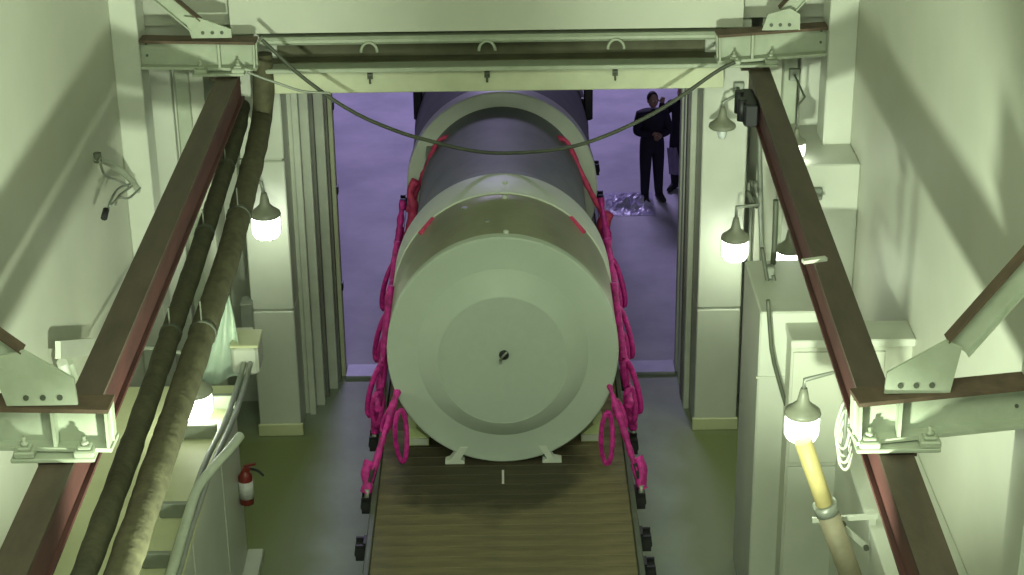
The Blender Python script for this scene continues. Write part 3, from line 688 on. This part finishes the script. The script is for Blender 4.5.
t = thing('switch_box', (q.x,20.3,q.z-.2), 'dark switch box with a pale lever left of the left pillar base', 'switch box')
MB().box(q.x-.08,q.x+.06,20.25,20.5,q.z-.25,q.z+.2,bev=.01).build('body','galv',t)
MB().box(q.x-.2,q.x+.06,20.2,20.25,q.z-.16,q.z-.1).build('lever','wall2',t)
# extinguisher
q = atY(246,486,17.35); ex = thing('fire_extinguisher', (q.x,17.35,q.z-.2), 'small red fire extinguisher with white label hung at the end of the left block', 'fire extinguisher')
MB().lathe([(-.21,.06),(-.20,.075),(.12,.075),(.17,.045),(.19,.03)], q, n=20).build('cylinder','red',ex)
MB().lathe([(-.13,.0775),(.07,.0775)], q, n=20).build('paper_label','label',ex)
MB().box(q.x-.02,q.x+.06,q.y-.03,q.y+.03,q.z+.19,q.z+.23).bar((q.x,q.y,q.z+.24),(q.x+.12,q.y-.03,q.z+.28),.03,.02).build('valve','red',ex)
MB().tube(smooth([Vector((q.x+.03,q.y,q.z+.21)),Vector((q.x+.14,q.y-.05,q.z+.22)),Vector((q.x+.2,q.y-.05,q.z+.15))],2),.014,8).build('hose','black',ex)
MB().box(q.x-.10,q.x-.05,q.y-.04,q.y+.04,q.z-.05,q.z+.05).build('bracket','galv',ex)

# ------------------------------------------------------------------ left wall fittings
WX = XL+.04
def wl(x, y, dx=0): p = atX(x, y, WX+dx); return p
cs = thing('cable_bracket', wl(150,225), 'dark curved cable bracket with hanging cables on the left wall', 'bracket')
MB().tube(smooth([wl(97,158,.12),wl(112,164,.12),wl(128,176,.12),wl(140,192,.08),wl(152,226,.05)],2), .035, 8).build('curved_arm','steel',cs)
MB().tube(smooth([wl(140,190,.1),wl(155,183,.12),wl(178,176,.15)],1), .05, 8).build('branch_arm','steel',cs)
MB().tube([wl(97,153,.12),wl(98,162,.12)], .04, 8).build('arm_tip','darkpipe',cs)
for i,(pts_) in enumerate((((130,184),(118,188),(112,197),(107,212)),((132,186),(124,192),(118,196),(115,205)),((100,162),(104,176),(118,180),(128,186)),((140,188),(128,200),(120,196),(110,206)))):
    MB().tube(smooth([wl(x,y,.14+.02*i) for x,y in pts_],2), .014, 6).build('hanging_cable','galv',cs)
MB().tube([wl(106,210,.14),wl(104,218,.14)], .035, 8).build('plug','black',cs)
ch = thing('hanging_chain', wl(171,165,.2), 'dark chain with black plug hanging left of the brown rail', 'chain')
MB().tube(smooth([wl(191,84,.3),wl(187,110,.3),wl(180,130,.3),(wl(173,150,.3))],1), .02, 6).build('chain','darkpipe',ch)
MB().lathe([(0,.03),(.06,.05),(.22,.05),(.30,.02)], wl(170,168,.3), n=12).build('plug','black',ch)
MB().lathe([(0,.02),(.04,.035),(.12,.03)], wl(181,134,.3), n=10).build('link_weight','black',ch)
wb = thing('wall_bracket', wl(80,360), 'pale wall bracket with upright tubes on the left wall above the cross beam', 'bracket')
MB().bar(wl(58,350,.1), wl(96,346,.1), .05,.16).build('shelf','wall2',wb)
MB().tube([wl(62,362,.1),wl(72,395,.1)], .05, 10).build('tube','wall2',wb)
MB().tube([wl(70,362,.12),wl(78,385,.12)], .035, 10).build('tube','steel',wb)
for dx_ in (0,8): 
    tag(MB().tube([wl(160+dx_*.5,236,.05),wl(76+dx_,395,.05)], .012, 6).build('wall_conduit','galv'), 'thin grey conduit on the left wall, %s of a close pair' % ('lower' if dx_ else 'upper'), 'conduit', 'thin conduit pair on the left wall')

# ------------------------------------------------------------------ people outside
def figure(base, hgt, face, lab, cloth, arms, name='person', lean=0):
    b = Vector(base); k = hgt/1.78
    t = thing(name, b, lab, 'person', None)
    J = {}; ca, sa = math.cos(face), math.sin(face)
    def W(x,y,z): return Vector((x*ca-y*sa, x*sa+y*ca, z))*k
    # facing -y in local space
    J = {'pel':(0,0,.95),'waist':(0,0,1.1),'chest':(0,.01,1.30),'sh':(0,.01,1.44),'neck':(0,0,1.52),
         'hl':(-.10,0,.90),'kl':(-.11,-.02,.49),'al':(-.10,.02,.09),'fl':(-.12,-.15,.04),
         'hr':(.10,0,.90),'kr':(.10,-.03,.49),'ar':(.13,.01,.09),'fr':(.15,-.16,.04),
         'sl':(-.19,.01,1.42),'sr':(.19,.01,1.42)}
    J.update(arms)
    R_ = {'pel':(.19,.15),'waist':(.18,.15),'chest':(.21,.16),'sh':(.16,.12),'neck':(.06,.06),'hl':(.125,.125),'kl':(.09,.09),'al':(.07,.07),'fl':(.045,.04),
          'hr':(.125,.125),'kr':(.09,.09),'ar':(.07,.07),'fr':(.045,.04),'sl':(.105,.105),'sr':(.105,.105),'el':(.08,.08),'er':(.08,.08),'wl':(.042,.042),'wr':(.042,.042)}
    E_ = [('pel','waist'),('waist','chest'),('chest','sh'),('sh','neck'),('pel','hl'),('hl','kl'),('kl','al'),('al','fl'),('pel','hr'),('hr','kr'),('kr','ar'),('ar','fr'),
          ('sh','sl'),('sl','el'),('el','wl'),('sh','sr'),('sr','er'),('er','wr')]
    names = list(J); me = bpy.data.meshes.new('body')
    me.from_pydata([W(*J[n_]) for n_ in names], [(names.index(a), names.index(c)) for a, c in E_], [])
    o = bpy.data.objects.new('body', me); COL.objects.link(o); o.parent = t
    md = o.modifiers.new('Skin','SKIN'); md.use_smooth_shade = True; o.modifiers.new('Sub','SUBSURF').levels = 2; o.modifiers['Sub'].render_levels = 2
    for i, n_ in enumerate(names):
        sv = me.skin_vertices[0].data[i]; sv.radius = (R_[n_][0]*k, R_[n_][1]*k); sv.use_root = (n_ == 'pel')
    me.materials.append(M[cloth])
    def blob(name, c, r, m, n=16, sub=None, par=t):
        mb = MB(); prof = [(r[2]*math.sin(a), math.cos(a)) for a in [math.pi*(i/12-.5) for i in range(13)]]
        vs = []
        for tz, rr in prof:
            for q in range(n):
                a = 2*math.pi*q/n; vs.append(W(c[0]+r[0]*rr*math.cos(a), c[1]+r[1]*rr*math.sin(a), c[2]+tz/1)+b)
        fs = [(i*n+q, i*n+(q+1)%n, (i+1)*n+(q+1)%n, (i+1)*n+q) for i in range(12) for q in range(n)]
        mb.add(vs, fs, True); return mb.build(name, m, par)
    hd = blob('head', (0,-.01,1.655), (.078,.098,.12), 'skin')
    blob('hair', (0,.02,1.68), (.088,.10,.115), 'hair')
    blob('nose', (0,-.11,1.645), (.014,.02,.022), 'skin', 8, par=hd)
    blob('mouth', (0,-.098,1.605), (.024,.008,.007), 'crimson', 8, par=hd)
    for s in (-1,1):
        blob('ear', (s*.08,0,1.65), (.012,.022,.032), 'skin', 8, par=hd); blob('eye', (s*.03,-.098,1.67), (.012,.008,.008), 'label', 8, par=hd)
        w_ = Vector(J['wl' if s < 0 else 'wr']); e_ = Vector(J['el' if s < 0 else 'er']); dd = (w_-e_).normalized()
        pl = w_+dd*.05
        hb = MB().tube([W(*(w_))+b, W(*(w_+dd*.04))+b, W(*(w_+dd*.09))+b], [.03*k,.042*k,.034*k], 8)
        sd = dd.orthogonal().normalized(); up_ = dd.cross(sd)
        for f_ in range(4):
            off = sd*(f_-1.5)*.019; L_ = (.065,.078,.072,.055)[f_]
            p0_ = w_+dd*.075+off; hb.tube([W(*p0_)+b, W(*(p0_+dd*L_*.6-up_*.01))+b, W(*(p0_+dd*L_*.9-up_*.035))+b], [.0095*k,.0085*k,.007*k], 6)
        p0_ = w_+dd*.03-sd*.03; hb.tube([W(*p0_)+b, W(*(p0_+dd*.03-sd*.03))+b, W(*(p0_+dd*.06-sd*.035))+b], [.012*k,.01*k,.008*k], 6)
        hb.build('hand','skin',t)
    for s, f_ in ((-1,'fl'),(1,'fr')):
        x,y,z = J[f_]; MB().tube([W(x-s*.02,.06,.05)+b, W(x,y+.08,.052)+b, W(x,y-.04,.04)+b], [.05*k,.052*k,.04*k], 10).build('shoe','rubber',t)
    return t
figure((2.26,28.1,-.02), 1.78, .25, 'person in dark jacket and trousers with folded arms standing outside the door', 'cloth',
       {'el':(-.27,-.02,1.15),'wl':(-.06,-.20,1.17),'er':(.27,-.02,1.14),'wr':(.07,-.20,1.13)})
p2 = figure((2.76,28.5,-.02), 1.76, -.5, 'person in dark clothes mostly hidden by the door jamb, one arm raised', 'cloth',
       {'el':(-.30,-.14,1.30),'wl':(-.22,-.30,1.56),'er':(.26,.02,1.14),'wr':(.24,-.12,.93)})
sheet(((667,148),(677,148),(682,176),(669,174)),28.22,6,8,.02,2).build('lilac_bag','cloth2',p2,'lilac bag beside the half hidden person')  # flat sheet standing for a bag, attached to the figure
# crumpled wet plastic on the ground outside
q = atZ(630,203,0)
def crumple(c, r, seed):
    m = MB(); n = 18; vs = []
    for i in range(n):
        for j in range(n):
            u, v = (i/(n-1)-.5)*2, (j/(n-1)-.5)*2; rr = max(0, 1-(u*u+v*v)*.9)
            vs.append((c.x+u*r, c.y+v*r*1.3, c.z+.005+.12*rr*abs(noise.noise(Vector((u*3+seed,v*3,0))))*2))
    return m.add(vs, [(i*n+j,(i+1)*n+j,(i+1)*n+j+1,i*n+j+1) for i in range(n-1) for j in range(n-1)], False)
M['poly'] = mat('lilac_polythene', (0.62,0.58,0.78), (0.35,0.33,0.5), 0.2, scale=8, bump=.6, bscale=20)
tag(crumple(q-Vector((0,0,.02)), .38, 4).build('polythene_sheet','poly'), 'crumpled shiny polythene on the ground outside, right of the motor', 'sheet')
